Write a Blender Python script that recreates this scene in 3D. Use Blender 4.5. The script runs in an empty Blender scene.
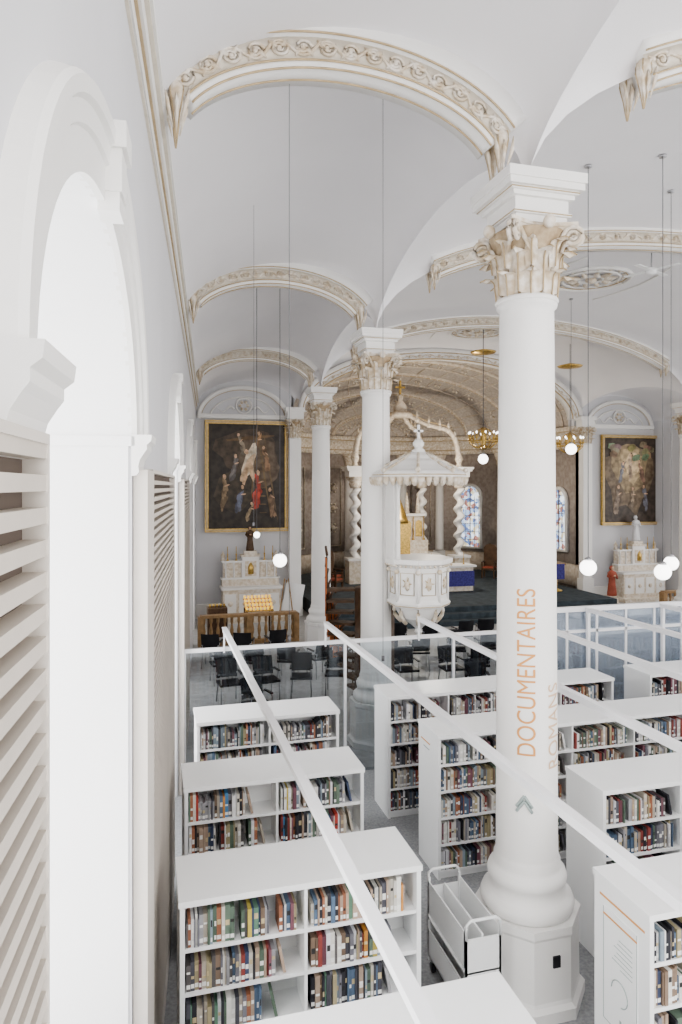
import bpy, math, random, bmesh
from mathutils import Vector, Matrix
random.seed(7)
pi=math.pi
# ---------------------------------------------------------------- materials
def mat(name,col,rough=0.6,metal=0.0,var=0.06,scale=4.0,bump=0.0,emit=0.0,col2=None,bscale=40,spec=0.4):
    m=bpy.data.materials.new(name); m.use_nodes=True
    nt=m.node_tree; b=nt.nodes['Principled BSDF']
    b.inputs['Roughness'].default_value=rough; b.inputs['Metallic'].default_value=metal
    b.inputs['Specular IOR Level'].default_value=spec
    tc=nt.nodes.new('ShaderNodeTexCoord'); n=nt.nodes.new('ShaderNodeTexNoise')
    n.inputs['Scale'].default_value=scale; n.inputs['Detail'].default_value=5
    nt.links.new(tc.outputs['Object'],n.inputs['Vector'])
    r=nt.nodes.new('ShaderNodeValToRGB')
    c2=col2 if col2 else tuple(max(0,c*(1-var)) for c in col)
    r.color_ramp.elements[0].color=(*c2,1); r.color_ramp.elements[1].color=(*col,1)
    r.color_ramp.elements[0].position=.35; r.color_ramp.elements[1].position=.65
    nt.links.new(n.outputs['Fac'],r.inputs['Fac']); nt.links.new(r.outputs['Color'],b.inputs['Base Color'])
    if emit>0:
        nt.links.new(r.outputs['Color'],b.inputs['Emission Color']); b.inputs['Emission Strength'].default_value=emit
    if bump>0:
        n2=nt.nodes.new('ShaderNodeTexNoise'); n2.inputs['Scale'].default_value=bscale
        nt.links.new(tc.outputs['Object'],n2.inputs['Vector'])
        bp=nt.nodes.new('ShaderNodeBump'); bp.inputs['Strength'].default_value=bump; bp.inputs['Distance'].default_value=.02
        nt.links.new(n2.outputs['Fac'],bp.inputs['Height']); nt.links.new(bp.outputs['Normal'],b.inputs['Normal'])
    return m
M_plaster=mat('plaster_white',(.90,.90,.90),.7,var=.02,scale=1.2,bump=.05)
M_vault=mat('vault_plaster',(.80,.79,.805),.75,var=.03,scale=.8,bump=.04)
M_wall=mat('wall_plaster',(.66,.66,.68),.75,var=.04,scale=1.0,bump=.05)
M_cream=mat('cream_stucco',(.74,.68,.58),.6,var=.1,scale=8,bump=.1)
M_gilt=mat('cream_gilt',(.78,.73,.66),.55,scale=11,col2=(.56,.46,.33))
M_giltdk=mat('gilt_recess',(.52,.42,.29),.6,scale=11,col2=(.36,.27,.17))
M_goldline=mat('gold_line',(.54,.42,.26),.5,.1,var=.2,scale=10)
M_gold=mat('gold',(.75,.52,.18),.35,.8,var=.4,scale=12)
M_colw=mat('column_paint',(.82,.81,.79),.45,var=.02,scale=2)
M_shelf=mat('shelf_white',(.90,.91,.91),.3,var=.02,scale=2)
M_beam=mat('beam_white',(.88,.88,.9),.35,var=.02)
M_slat=mat('slat_beige',(.60,.55,.49),.55,var=.08,scale=3)
M_slatbk=mat('slat_backing',(.16,.13,.11),.8)
M_panel=mat('panel_beige',(.66,.62,.57),.5,var=.04)
M_floor=mat('carpet_grey',(.38,.39,.40),.85,var=.25,scale=30,bump=.2)
M_nfloor=mat('nave_floor',(.47,.47,.47),.4,var=.2,scale=6)
M_teal=mat('sanctuary_carpet',(.065,.085,.10),.8,var=.4)
M_black=mat('chair_black',(.02,.02,.025),.4,var=.3)
M_steel=mat('steel',(.5,.5,.52),.3,.9)
M_apse=mat('apse_taupe',(.42,.37,.335),.7,scale=6,col2=(.31,.265,.235))
M_apsedk=mat('apse_dome',(.58,.53,.48),.7,scale=10,col2=(.45,.395,.345))
M_aperib=mat('apse_rib',(.70,.64,.56),.6,scale=8,col2=(.56,.47,.37))
M_wood=mat('oak_wood',(.42,.27,.14),.45,var=.35,scale=7)
M_dkwood=mat('dark_wood',(.12,.07,.04),.5,var=.4,scale=7)
M_altar=mat('altar_white',(.78,.73,.66),.5,scale=9,col2=(.60,.51,.39))
M_marble=mat('marble_statue',(.72,.72,.73),.4,var=.1)
M_purple=mat('altar_frontal',(.08,.07,.30),.7,var=.4,scale=15)
M_orange=mat('stair_drape',(.55,.18,.06),.8,var=.3)
M_textO=mat('text_orange',(.66,.33,.12),.6,var=.02)
M_textT=mat('text_tan',(.66,.48,.34),.6,var=.02)
M_textG=mat('text_grey',(.36,.42,.41),.6,var=.02)
M_red=mat('red_cloth',(.40,.11,.07),.7,var=.3)
M_cord=mat('cord_dark',(.12,.12,.13),.6)
M_globe=mat('globe_glass',(1,.98,.95),.2,emit=3.5,var=.01)
M_candle=mat('votive_glow',(1,.62,.12),.4,emit=.9,var=.3,scale=20)
M_skin=mat('statue_flesh',(.62,.42,.30),.6)
def glass(name,tint,f,haze=0):
    m=bpy.data.materials.new(name); m.use_nodes=True; nt=m.node_tree; nt.nodes.clear()
    o=nt.nodes.new('ShaderNodeOutputMaterial'); mx=nt.nodes.new('ShaderNodeMixShader')
    t=nt.nodes.new('ShaderNodeBsdfTransparent'); g=nt.nodes.new('ShaderNodeBsdfGlossy')
    t.inputs['Color'].default_value=(*tint,1); g.inputs['Roughness'].default_value=.03
    g.inputs['Color'].default_value=(.9,.95,1,1)
    fr=nt.nodes.new('ShaderNodeFresnel'); ad=nt.nodes.new('ShaderNodeMath'); ad.operation='ADD'; ad.inputs[1].default_value=f
    nt.links.new(fr.outputs[0],ad.inputs[0]); nt.links.new(ad.outputs[0],mx.inputs[0])
    nt.links.new(t.outputs[0],mx.inputs[1]); nt.links.new(g.outputs[0],mx.inputs[2])
    out=mx
    if haze>0:
        d=nt.nodes.new('ShaderNodeBsdfDiffuse'); d.inputs['Color'].default_value=(.52,.58,.66,1)
        m2=nt.nodes.new('ShaderNodeMixShader'); m2.inputs[0].default_value=haze
        nt.links.new(mx.outputs[0],m2.inputs[1]); nt.links.new(d.outputs[0],m2.inputs[2]); out=m2
    nt.links.new(out.outputs[0],o.inputs['Surface'])
    return m
M_glass=glass('clear_glass',(.93,.96,.98),.02)
M_bglass=glass('blue_glass',(.72,.78,.86),.14,.30)
def attrmat(name,rough=.6,fac=.25,sc=14,gain=1.0):
    m=bpy.data.materials.new(name); m.use_nodes=True; nt=m.node_tree; b=nt.nodes['Principled BSDF']
    a=nt.nodes.new('ShaderNodeAttribute'); a.attribute_name='tone'
    tc=nt.nodes.new('ShaderNodeTexCoord')
    n=nt.nodes.new('ShaderNodeTexNoise'); n.inputs['Scale'].default_value=sc; n.inputs['Detail'].default_value=6
    nt.links.new(tc.outputs['Object'],n.inputs['Vector'])
    r=nt.nodes.new('ShaderNodeValToRGB'); r.color_ramp.elements[0].position=.3; r.color_ramp.elements[1].position=.62
    r.color_ramp.elements[0].color=(.3*gain,.27*gain,.25*gain,1); r.color_ramp.elements[1].color=(gain,gain,gain,1)
    nt.links.new(n.outputs['Fac'],r.inputs['Fac'])
    mx=nt.nodes.new('ShaderNodeMix'); mx.data_type='RGBA'; mx.blend_type='MULTIPLY'; mx.inputs[0].default_value=fac
    nt.links.new(a.outputs['Color'],mx.inputs[6]); nt.links.new(r.outputs['Color'],mx.inputs[7])
    nt.links.new(mx.outputs[2],b.inputs['Base Color']); b.inputs['Roughness'].default_value=rough
    return m
M_books=attrmat('book_spines',.5)
M_paint=attrmat('oil_paint',.45,.85,5,1.55)
def stained():
    m=bpy.data.materials.new('stained_glass'); m.use_nodes=True; nt=m.node_tree; b=nt.nodes['Principled BSDF']
    tc=nt.nodes.new('ShaderNodeTexCoord'); v=nt.nodes.new('ShaderNodeTexVoronoi'); v.inputs['Scale'].default_value=6.5
    nt.links.new(tc.outputs['Object'],v.inputs['Vector'])
    r=nt.nodes.new('ShaderNodeValToRGB'); e=r.color_ramp; e.interpolation='CONSTANT'
    cs=[(0,(.12,.18,.35)),(.3,(.70,.78,.88)),(.42,(.32,.17,.15)),(.52,(.35,.46,.66)),(.66,(.62,.56,.40)),(.74,(.74,.80,.86))]
    e.elements[0].color=(*cs[0][1],1); e.elements[1].position=.3; e.elements[1].color=(*cs[1][1],1)
    for p,c in cs[2:]:
        q=e.elements.new(p); q.color=(*c,1)
    nt.links.new(v.outputs['Color'],r.inputs['Fac'])
    nt.links.new(r.outputs['Color'],b.inputs['Base Color']); nt.links.new(r.outputs['Color'],b.inputs['Emission Color'])
    b.inputs['Emission Strength'].default_value=1.4
    return m
M_stain=stained()

# ---------------------------------------------------------------- mesh builder
class MB:
    def __init__(s,mats): s.v=[];s.f=[];s.mi=[];s.sm=[];s.c=[];s.mats=mats
    def add(s,vs,fs,m=0,smooth=False,col=(1,1,1),M=None):
        o=len(s.v); mi=s.mats.index(m) if not isinstance(m,int) else m
        for p in vs:
            p=Vector(p)
            if M is not None: p=M@p
            s.v.append(p)
        for f in fs:
            s.f.append([i+o for i in f]); s.mi.append(mi); s.sm.append(smooth); s.c.append(col)
    def box(s,x0,x1,y0,y1,z0,z1,m=0,col=(1,1,1),M=None):
        s.add([(x0,y0,z0),(x1,y0,z0),(x1,y1,z0),(x0,y1,z0),(x0,y0,z1),(x1,y0,z1),(x1,y1,z1),(x0,y1,z1)],
          [(0,3,2,1),(4,5,6,7),(0,1,5,4),(1,2,6,5),(2,3,7,6),(3,0,4,7)],m,False,col,M)
    def lathe(s,prof,n=24,c=(0,0,0),m=0,smooth=True,rot=0,M=None,fold=0,nf=8):
        vs=[];fs=[]
        for (r,z) in prof:
            for i in range(n):
                a=rot+2*pi*i/n; rr=r*(1+fold*math.sin(nf*a))
                vs.append((c[0]+rr*math.cos(a),c[1]+rr*math.sin(a),c[2]+z))
        for k in range(len(prof)-1):
            for i in range(n):
                j=(i+1)%n; fs.append((k*n+i,k*n+j,(k+1)*n+j,(k+1)*n+i))
        fs.append(tuple(range(n-1,-1,-1))); k=len(prof)-1; fs.append(tuple(k*n+i for i in range(n)))
        s.add(vs,fs,m,smooth,M=M)
    def tube(s,pts,r,n=6,m=0,smooth=True,M=None):
        pts=[Vector(p) for p in pts]; vs=[];fs=[]
        up=Vector((0,0,1)); 
        for i,p in enumerate(pts):
            t=(pts[min(i+1,len(pts)-1)]-pts[max(i-1,0)]); t=t.normalized() if t.length>1e-9 else up
            a=t.cross(up)
            if a.length<.05: a=t.cross(Vector((0,1,0)))
            a.normalize(); b=a.cross(t)
            rr=r[i] if isinstance(r,(list,tuple)) else r
            for k in range(n):
                q=2*pi*k/n; vs.append(p+a*rr*math.cos(q)+b*rr*math.sin(q))
        for i in range(len(pts)-1):
            for k in range(n):
                j=(k+1)%n; fs.append((i*n+k,i*n+j,(i+1)*n+j,(i+1)*n+k))
        fs.append(tuple(range(n-1,-1,-1))); fs.append(tuple((len(pts)-1)*n+k for k in range(n)))
        s.add(vs,fs,m,smooth,M=M)
    def sweep(s,path,prof,m=0,smooth=False,closed=True,M=None):
        vs=[];fs=[];n=len(prof)
        for p,N,B in path:
            for a,b in prof: vs.append(p+N*a+B*b)
        for i in range(len(path)-1):
            for k in range(n if closed else n-1):
                j=(k+1)%n; fs.append((i*n+k,(i+1)*n+k,(i+1)*n+j,i*n+j))
        if closed:
            fs.append(tuple(range(n))); fs.append(tuple((len(path)-1)*n+k for k in range(n-1,-1,-1)))
        s.add(vs,fs,m,smooth,M=M)
    def sphere(s,c,r,n=12,m=0,sc=(1,1,1),M=None):
        pr=[(max(.001,math.sin(pi*k/n))*r,-math.cos(pi*k/n)*r) for k in range(n+1)]
        T=Matrix.Translation(c)@Matrix.Diagonal((*sc,1))
        s.lathe(pr,max(8,n+4),(0,0,0),m,True,M=(M@T if M is not None else T))
    def prism(s,poly,axis_y0,axis_y1,m=0,col=(1,1,1),M=None):
        n=len(poly); vs=[(x,axis_y0,z) for x,z in poly]+[(x,axis_y1,z) for x,z in poly]
        fs=[tuple(range(n)),tuple(range(2*n-1,n-1,-1))]+[(i,i+n,(i+1)%n+n,(i+1)%n) for i in range(n)]
        s.add(vs,fs,m,False,col,M)
    def build(s,name,loc=(0,0,0),rz=0,parent=None,scale=(1,1,1)):
        me=bpy.data.meshes.new(name); me.from_pydata([tuple(p) for p in s.v],[],s.f)
        for mm in s.mats: me.materials.append(mm)
        me.polygons.foreach_set('material_index',s.mi); me.polygons.foreach_set('use_smooth',s.sm)
        at=me.color_attributes.new('tone','FLOAT_COLOR','CORNER'); d=[]
        for p,c in zip(me.polygons,s.c): d+= [*c,1.0]*p.loop_total
        at.data.foreach_set('color',d); me.update()
        o=bpy.data.objects.new(name,me); bpy.context.collection.objects.link(o)
        o.location=loc; o.rotation_euler=(0,0,rz); o.scale=scale
        if parent: o.parent=parent
        return o
def linked(o,name,loc,rz=0,scale=(1,1,1)):
    q=bpy.data.objects.new(name,o.data); bpy.context.collection.objects.link(q); q.location=loc; q.rotation_euler=(0,0,rz); q.scale=scale
    return q
# ---------------------------------------------------------------- church layout (world Y = nave axis)
AX=11.15; ZS=7.46
YS=[-0.6,5.8,12.07,19.43,25.0]; CX=[2.85,3.41,3.99,4.75,5.3]
def colx(y):
    if y<=YS[0]: return CX[0]+(y-YS[0])*.09
    for i in range(4):
        if y<=YS[i+1]:
            t=(y-YS[i])/(YS[i+1]-YS[i]); return CX[i]+t*(CX[i+1]-CX[i])
    return CX[-1]
def wallx(y): return -.46+.0797*y
def S(u): return math.sqrt(max(0,1-u*u))
AR=1.04; NR=2.42
def vault_z(x,y):
    if x>AX: x=2*AX-x
    i=0
    while i<3 and y>YS[i+1]: i+=1
    v=2*(y-YS[i])/(YS[i+1]-YS[i])-1
    cx=colx(y); wx=wallx(y)
    if x<cx:
        u=2*(x-wx)/(cx-wx)-1; u=max(-1,min(1,u))
        return ZS+AR*S(u)+.9*((u+1)/2)**1.5*S(v)
    t=(AX-x)/(AX-cx); return ZS+NR*S(t)+(.3+.6*abs(t)**3)*S(v)
def vault(name,side):
    mb=MB([M_vault]); NU=28;NV=24
    for b in range(4):
        vs=[];fs=[]
        for j in range(NV+1):
            y=YS[b]+(YS[b+1]-YS[b])*(.5-.5*math.cos(pi*j/NV))
            cx=colx(y);wx=wallx(y)
            for i in range(NU+1):
                u=-math.cos(pi*i/NU)
                if side=='nave':
                    x=AX+u*(AX-cx)
                else: x=wx+(u+1)/2*(cx-wx)
                vv=-math.cos(pi*j/NV)
                if side=='nave': z=ZS+NR*S(u)+(.3+.6*abs(u)**3)*S(vv)
                else: z=ZS+AR*S(u)+.9*((u+1)/2)**1.5*S(vv)
                if side=='right': x=2*AX-x
                vs.append((x,y,z))
        for j in range(NV):
            for i in range(NU):
                a=j*(NU+1)+i; fs.append((a,a+1,a+NU+2,a+NU+1))
        mb.add(vs,fs,0,True)
    return mb.build(name)
vault('ceiling_nave','nave'); vault('ceiling_aisle_left','left'); vault('ceiling_aisle_right','right')

def arch_path(xa,xb,y,z0,rise,n=40,a0=0.0):
    c=(xa+xb)/2;h=(xb-xa)/2; out=[]
    for i in range(n+1):
        a=a0+(pi-2*a0)*i/n; p=Vector((c-h*math.cos(a),y,z0+rise*math.sin(a)))
        out.append((p,Vector((-math.cos(a)/h,0,math.sin(a)/rise)).normalized(),Vector((0,1,0))))
    return out
def scrolls(mb,path,a_mid,b_face,amp,step,m,thick=.016,sgn=-1):
    L=[0]
    for i in range(1,len(path)): L.append(L[-1]+(path[i][0]-path[i-1][0]).length)
    def at(s):
        s=max(0,min(L[-1]-1e-4,s)); i=0
        while L[i+1]<s: i+=1
        t=(s-L[i])/(L[i+1]-L[i]); p=path[i][0].lerp(path[i+1][0],t); N=path[i][1].lerp(path[i+1][1],t).normalized()
        return p,N,path[i][2]
    n=int(L[-1]/step)
    wave=[]
    for q in range(n*8+1):
        s=L[-1]*q/(n*8); p,N,B=at(s); wave.append(p+N*(a_mid+amp*.75*math.sin(pi*s/(L[-1]/n)))+B*b_face)
    mb.tube(wave,thick*1.1,5,m)
    for k in range(n):
        s=(k+.5)*L[-1]/n; sg=1 if k%2 else -1
        sp=[]
        for q in range(17):
            th=q/16*3.3*pi; r=amp*.85*(1-q/19)
            p,N,B=at(s+r*math.cos(th)*1.0); sp.append(p+N*(a_mid+sg*(r*math.sin(th))*.9)+B*(b_face+sgn*.006))
        mb.tube(sp,[thick*(1.15-.6*q/16) for q in range(17)],5,m)
        p,N,B=at(s); mb.sphere(p+N*a_mid+B*b_face,thick*1.7,5,m)
        for dd in (-.4,.4):
            p,N,B=at(s+dd*step); T=N.cross(B)
            e=p+N*(a_mid-sg*amp*.8)+B*b_face
            mb.tube([e,e+N*sg*amp*.45+T*dd*.1,e+N*sg*amp*.7+T*dd*.2],[thick*.5,thick*1.9,.003],5,m)
def rib(name,xa,xb,y,z0,rise,w,h,step,amp,thick,a0=0,n=44,deep=.25):
    mb=MB([M_colw,M_goldline,M_gilt,M_cream])
    P=arch_path(xa,xb,y,z0,rise,n,a0)
    t=.12*h
    mb.sweep(P,[(-.03,-w-.03),(t,-w-.03),(t+.02,-w),(h-1.3*t,-w),(h-t,-w-.05),(h,-w-.06),(h+deep,-w-.06),(h+deep,w+.06),(h-t,w+.05),(h-1.3*t,w),(t+.02,w),(t,w+.03),(-.03,w+.03)],M_colw,True)
    mb.sweep(P,[(t+.025,-w-.004),(h-1.35*t,-w-.004),(h-1.35*t,-w+.01),(t+.025,-w+.01)],M_cream,True)
    for a,b in ((-.03,-w-.03),(t,-w-.035),(h-t,-w-.055),(-.035,w*.3)):
        mb.tube([p+N*a+B*b for p,N,B in P],.010 if h<.4 else .012,5,M_goldline)
    scrolls(mb,P,(t+h-t)/2,-w-.014,amp,step,M_gilt,thick)
    for e,s in ((0,1),(-1,-1)):
        p,N,B=P[e]
        for bb in (-w*.75,w*.75):
            prof=[(.003,-.36),(.018,-.27),(.036,-.16),(.06,-.06),(.072,.0),(.07,.05),(.055,.10)]
            c=(p+N*(h*.35)); c=Vector((c.x-s*.02,p.y+bb,c.z))
            mb.lathe(prof,8,c,M_gilt,True)
            for a in range(4):
                q=a*pi/2+pi/4
                mb.tube([(c.x+r*math.cos(q),c.y+r*math.sin(q),c.z+z) for r,z in prof],.008,4,M_goldline)
            for k in range(3):
                mb.tube([c+Vector(((k-1)*.03,-.05,-.30+k*.01)),c+Vector(((k-1)*.075,-.075,-.10)),c+Vector(((k-1)*.10,-.06,.03))],[.004,.02,.006],5,M_gilt)
    return mb.build(name)
for i,y in enumerate(YS[1:4]):
    cx=colx(y); wx=wallx(y)
    rib('trim_%d'%(i+1),wx+.18,cx-.30,y,ZS+.04,AR-.27,.11,.29,.19,.085,.014,a0=.40)
    rib('trim_%d'%(i+4),cx+.1,2*AX-cx-.1,y,ZS+.0,NR-.22,.16,.30,.34,.09,.015,a0=.56,n=70,deep=.1)
    rib('trim_%d'%(i+7),2*AX-cx+.30,2*AX-wx-.18,y,ZS+.04,AR-.27,.11,.29,.3,.085,.013,a0=.40)
mb=MB([M_colw,M_goldline,M_gilt]); 
P=arch_path(CX[4]+.05,2*AX-CX[4]-.05,24.9,ZS,NR,70)
mb.sweep(P,[(-.25,-.12),(-.05,-.18),(.15,-.25),(.15,.3),(-.25,.3)],M_colw,True)
mb.tube([p-N*.25-B*.12 for p,N,B in P],.03,5,M_goldline); mb.tube([p-N*.02-B*.2 for p,N,B in P],.02,5,M_goldline)
scrolls(mb,P,-.14,-.16,.07,.4,M_gilt,.018)
mb.build('trim_10')

# ---------------------------------------------------------------- corinthian column
def leaf(mb,ang,r0,z0,h,w,out,m):
    NT=12;NS=6;vs=[];fs=[]
    for i in range(NT+1):
        t=i/NT; k=max(0,(t-.62)/.38)
        r=r0+.015+.03*t+out*k**1.6; z=z0+h*(t-.30*max(0,(t-.72)/.28)**2)
        ww=w*(.8+.25*math.sin(pi*t))*(1+.22*abs(math.sin(t*5*pi))-.1)*math.sqrt(max(.01,1-t**5))
        for j in range(NS+1):
            s=-1+2*j/NS
            rr=r-.03*s*s*(1+k)+.012*math.cos(s*pi*2)
            a=ang+s*ww/r0*.9
            vs.append((rr*math.cos(a),rr*math.sin(a),z-.05*h*abs(s)))
    for i in range(NT):
        for j in range(NS):
            a=i*(NS+1)+j; fs.append((a,a+1,a+NS+2,a+NS+1))
    mb.add(vs,fs,m,True)
    mb.tube([((r0+.03+.03*t+out*max(0,(t-.62)/.38)**1.6)*math.cos(ang),(r0+.03+.03*t+out*max(0,(t-.62)/.38)**1.6)*math.sin(ang),z0+h*(t-.30*max(0,(t-.72)/.28)**2)) for t in [q/10 for q in range(11)]],.008,4,M_goldline)
def capital(mb,z0,H,r,m=M_gilt):
    k=H/.72
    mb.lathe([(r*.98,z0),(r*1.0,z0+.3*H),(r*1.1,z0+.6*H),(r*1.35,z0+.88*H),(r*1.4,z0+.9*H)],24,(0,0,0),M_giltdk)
    mb.tube([((r+.015)*math.cos(a*pi/12),(r+.015)*math.sin(a*pi/12),z0) for a in range(25)],.03*k,6,M_colw)
    for i in range(8): leaf(mb,i*pi/4+pi/8,r,z0+.02,.40*H,.105*k,.13*k,m)
    for i in range(8): leaf(mb,i*pi/4,r*1.03,z0+.05,.70*H,.10*k,.15*k,m)
    for i in range(8): leaf(mb,i*pi/4+pi/8,r*1.15,z0+.40*H,.46*H,.06*k,.12*k,m)
    for i in range(4):
        a=pi/4+i*pi/2; d=Vector((math.cos(a),math.sin(a),0)); t=Vector((-d.y,d.x,0))
        for sg in (-1,1):
            pts=[d*(r*1.0)+t*sg*.14*k+Vector((0,0,z0+.5*H)),d*(r*1.25)+t*sg*.08*k+Vector((0,0,z0+.72*H))]
            c=d*(r*1.72)+t*sg*.03*k+Vector((0,0,z0+.80*H))
            for q in range(20):
                th=pi*.75-q/19*3.6*pi; rr=.10*k*(1-q/24)
                pts.append(c+d*rr*math.cos(th)+Vector((0,0,rr*math.sin(th))))
            mb.tube(pts,[.022*k]*2+[.024*k*(1-.5*q/20) for q in range(20)],6,m)
    for i in range(4):
        a=i*pi/2; d=Vector((math.cos(a),math.sin(a),0)); mb.sphere(d*(r*1.55)+Vector((0,0,z0+.93*H)),.06*k,6,m,(1,1,1.1))
    pts=[]
    for i in range(4):
        a=pi/4+i*pi/2; b=a+pi/2
        c0=Vector((math.cos(a),math.sin(a)))*r*2.0; c1=Vector((math.cos(b),math.sin(b)))*r*2.0
        n=((c0+c1)/2).normalized()
        for q in range(8):
            t=.04+.92*q/7; p=c0.lerp(c1,t)-n*(.12*k)*math.sin(pi*t); pts.append(p)
    n=len(pts)
    for (za,zb,sc) in ((.90,.95,.94),(.95,1.0,1.0)):
        vs=[(p.x*sc,p.y*sc,z0+za*H) for p in pts]+[(p.x*sc,p.y*sc,z0+zb*H) for p in pts]
        mb.add(vs,[tuple(range(n-1,-1,-1)),tuple(range(n,2*n))]+[(i,(i+1)%n,(i+1)%n+n,i+n) for i in range(n)],m)
def make_column():
    mb=MB([M_colw,M_gilt,M_goldline,M_black,M_giltdk])
    o=pi/8
    mb.lathe([(.53,0),(.53,.10),(.49,.13),(.48,.16),(.475,.70),(.49,.73),(.49,.80)],8,m=M_colw,smooth=False,rot=o)
    mb.lathe([(.41,.80),(.425,.83),(.43,.87),(.41,.92),(.37,.94),(.35,.98),(.345,1.03),(.36,1.06),(.365,1.10),(.35,1.14),(.32,1.17),(.305,1.2),(.305,1.24),(.29,1.27),(.285,1.3),(.275,3.2),(.25,6.3),(.25,6.34),(.275,6.36),(.28,6.39),(.255,6.42)],40,m=M_colw)
    capital(mb,6.42,.68,.25)
    for (h,z0,z1) in ((.26,7.09,7.15),(.29,7.15,7.18),(.27,7.18,7.30),(.31,7.30,7.34),(.34,7.34,7.37),(.375,7.37,7.43),(.39,7.43,7.52)):
        mb.box(-h,h,-h,h,z0,z1,M_colw)
    for h,z in ((.292,7.165),(.342,7.355)):
        for a in range(4):
            R=Matrix.Rotation(a*pi/2,4,'Z'); mb.tube([R@Vector(q) for q in ((h,-h,z),(h,h,z))],.006,4,M_goldline)
    mb.box(.0,.07,-.455,-.435,.46,.56,M_black)
    return mb
colm=make_column()
c0=colm.build('corinthian_column',(CX[1],YS[1],0))
k=0
for i in (2,3):
    linked(c0,'corinthian_column.%03d'%(k+1),(CX[i],YS[i],0)); k+=1
for i in (1,2,3):
    linked(c0,'corinthian_column.%03d'%(k+1),(2*AX-CX[i],YS[i],0)); k+=1
mb=MB([M_colw,M_gilt,M_goldline,M_giltdk]); 
mb.box(-.26,.26,-.2,.2,0,.9,M_colw); mb.box(-.21,.21,-.16,.16,.9,6.42,M_colw); capital(mb,6.42,.7,.2)
for h,z0,z1 in ((.3,7.12,7.4),(.36,7.4,7.55)): mb.box(-h,h,-h*.7,h*.7,z0,z1,M_colw)
p0=mb.build('wall_pilaster',(CX[4]-.25,24.72,0)); linked(p0,'wall_pilaster.001',(2*AX-CX[4]+.25,24.72,0))

# ---------------------------------------------------------------- left wall (arched bays)
WA=math.atan(.0797)
WM=Matrix.Translation((-.46,0,0))@Matrix.Rotation(-WA,4,'Z')   # local x=interior normal, local y=along wall
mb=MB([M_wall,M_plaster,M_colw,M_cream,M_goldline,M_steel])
opens=[(3.14,1.24),(9.55,1.2),(15.95,1.2),(22.0,1.1)]; zsp=4.98; ZT=9.3; RI=.74
s=-2.0
def ap(c,r,a,x=0.0): return Vector((x,c-r*math.cos(a),zsp+r*RI*math.sin(a)))
def an(a): return Vector((0,-math.cos(a)*RI,math.sin(a))).normalized()
for c,r in opens:
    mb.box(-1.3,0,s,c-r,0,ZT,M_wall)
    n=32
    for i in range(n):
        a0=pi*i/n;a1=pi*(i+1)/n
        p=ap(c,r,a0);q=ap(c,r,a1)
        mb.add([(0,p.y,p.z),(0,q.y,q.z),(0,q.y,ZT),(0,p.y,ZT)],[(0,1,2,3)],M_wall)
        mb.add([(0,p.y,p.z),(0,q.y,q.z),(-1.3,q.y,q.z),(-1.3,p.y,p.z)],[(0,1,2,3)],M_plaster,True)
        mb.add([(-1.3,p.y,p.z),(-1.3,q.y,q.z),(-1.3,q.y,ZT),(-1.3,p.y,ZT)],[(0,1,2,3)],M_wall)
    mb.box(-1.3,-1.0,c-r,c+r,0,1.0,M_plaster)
    for q in (-.5,0,.5): mb.box(-1.22,-1.16,c+q*r-.025,c+q*r+.025,1.0,zsp+r*RI*math.sqrt(1-q*q),M_colw)
    for z in (1.9,2.9,3.9,zsp): mb.box(-1.22,-1.16,c-r,c+r,z-.025,z+.025,M_colw)
    for e,sg in ((c-r,1),(c+r,-1)):
        mb.box(-1.28,-.02,min(e,e+sg*.012),max(e,e+sg*.012),0,zsp-.02,M_plaster)
    path=[(ap(c,r,pi*i/40),an(pi*i/40),Vector((1,0,0))) for i in range(41)]
    mb.sweep(path,[(.0,-.02),(.0,.03),(.14,.035),(.15,.05),(.22,.055),(.235,.075),(.285,.08),(.30,.06),(.31,0),(.3,-.02)],M_colw,False)
    zk=zsp+r*RI
    for a,b,pz in ((-.04,.04,.09),(.04,.22,.10),(.22,.33,.12)):
        mb.box(0,pz,c-.08-(a*.1),c+.08+(a*.1),zk+a,zk+b,M_colw)
    for e,sg in ((c-r,-1),(c+r,1)):
        pr=[(0,-.19),(.03,-.185),(.045,-.165),(.04,-.13),(.05,-.09),(.075,-.05),(.09,-.03),(.09,.0),(.115,.02),(.12,.06),(.0,.06)]
        y0=min(e-sg*.03,e+sg*.32); y1=max(e-sg*.03,e+sg*.32)
        vs=[(x,y0,zsp-.03+z) for x,z in pr]+[(x,y1,zsp-.03+z) for x,z in pr]; n=len(pr)
        mb.add(vs,[tuple(range(n)),tuple(range(2*n-1,n-1,-1))]+[(i,(i+1)%n,(i+1)%n+n,i+n) for i in range(n)],M_colw)
        mb.box(-1.2,.02,min(e,e-sg*.03),max(e,e-sg*.03),zsp-.04,zsp+.02,M_plaster)
    s=c+r
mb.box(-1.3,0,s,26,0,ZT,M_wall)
for z0,z1,p,m in ((7.38,7.40,.02,M_cream),(7.42,7.52,.03,M_colw),(7.52,7.54,.05,M_goldline),(7.54,7.66,.07,M_colw),(7.66,7.69,.10,M_cream),(7.69,7.75,.12,M_colw)):
    mb.box(-.02,p,-1.5,25.1,z0,z1,m)
wl=mb.build('wall_left'); wl.matrix_world=WM
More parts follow.
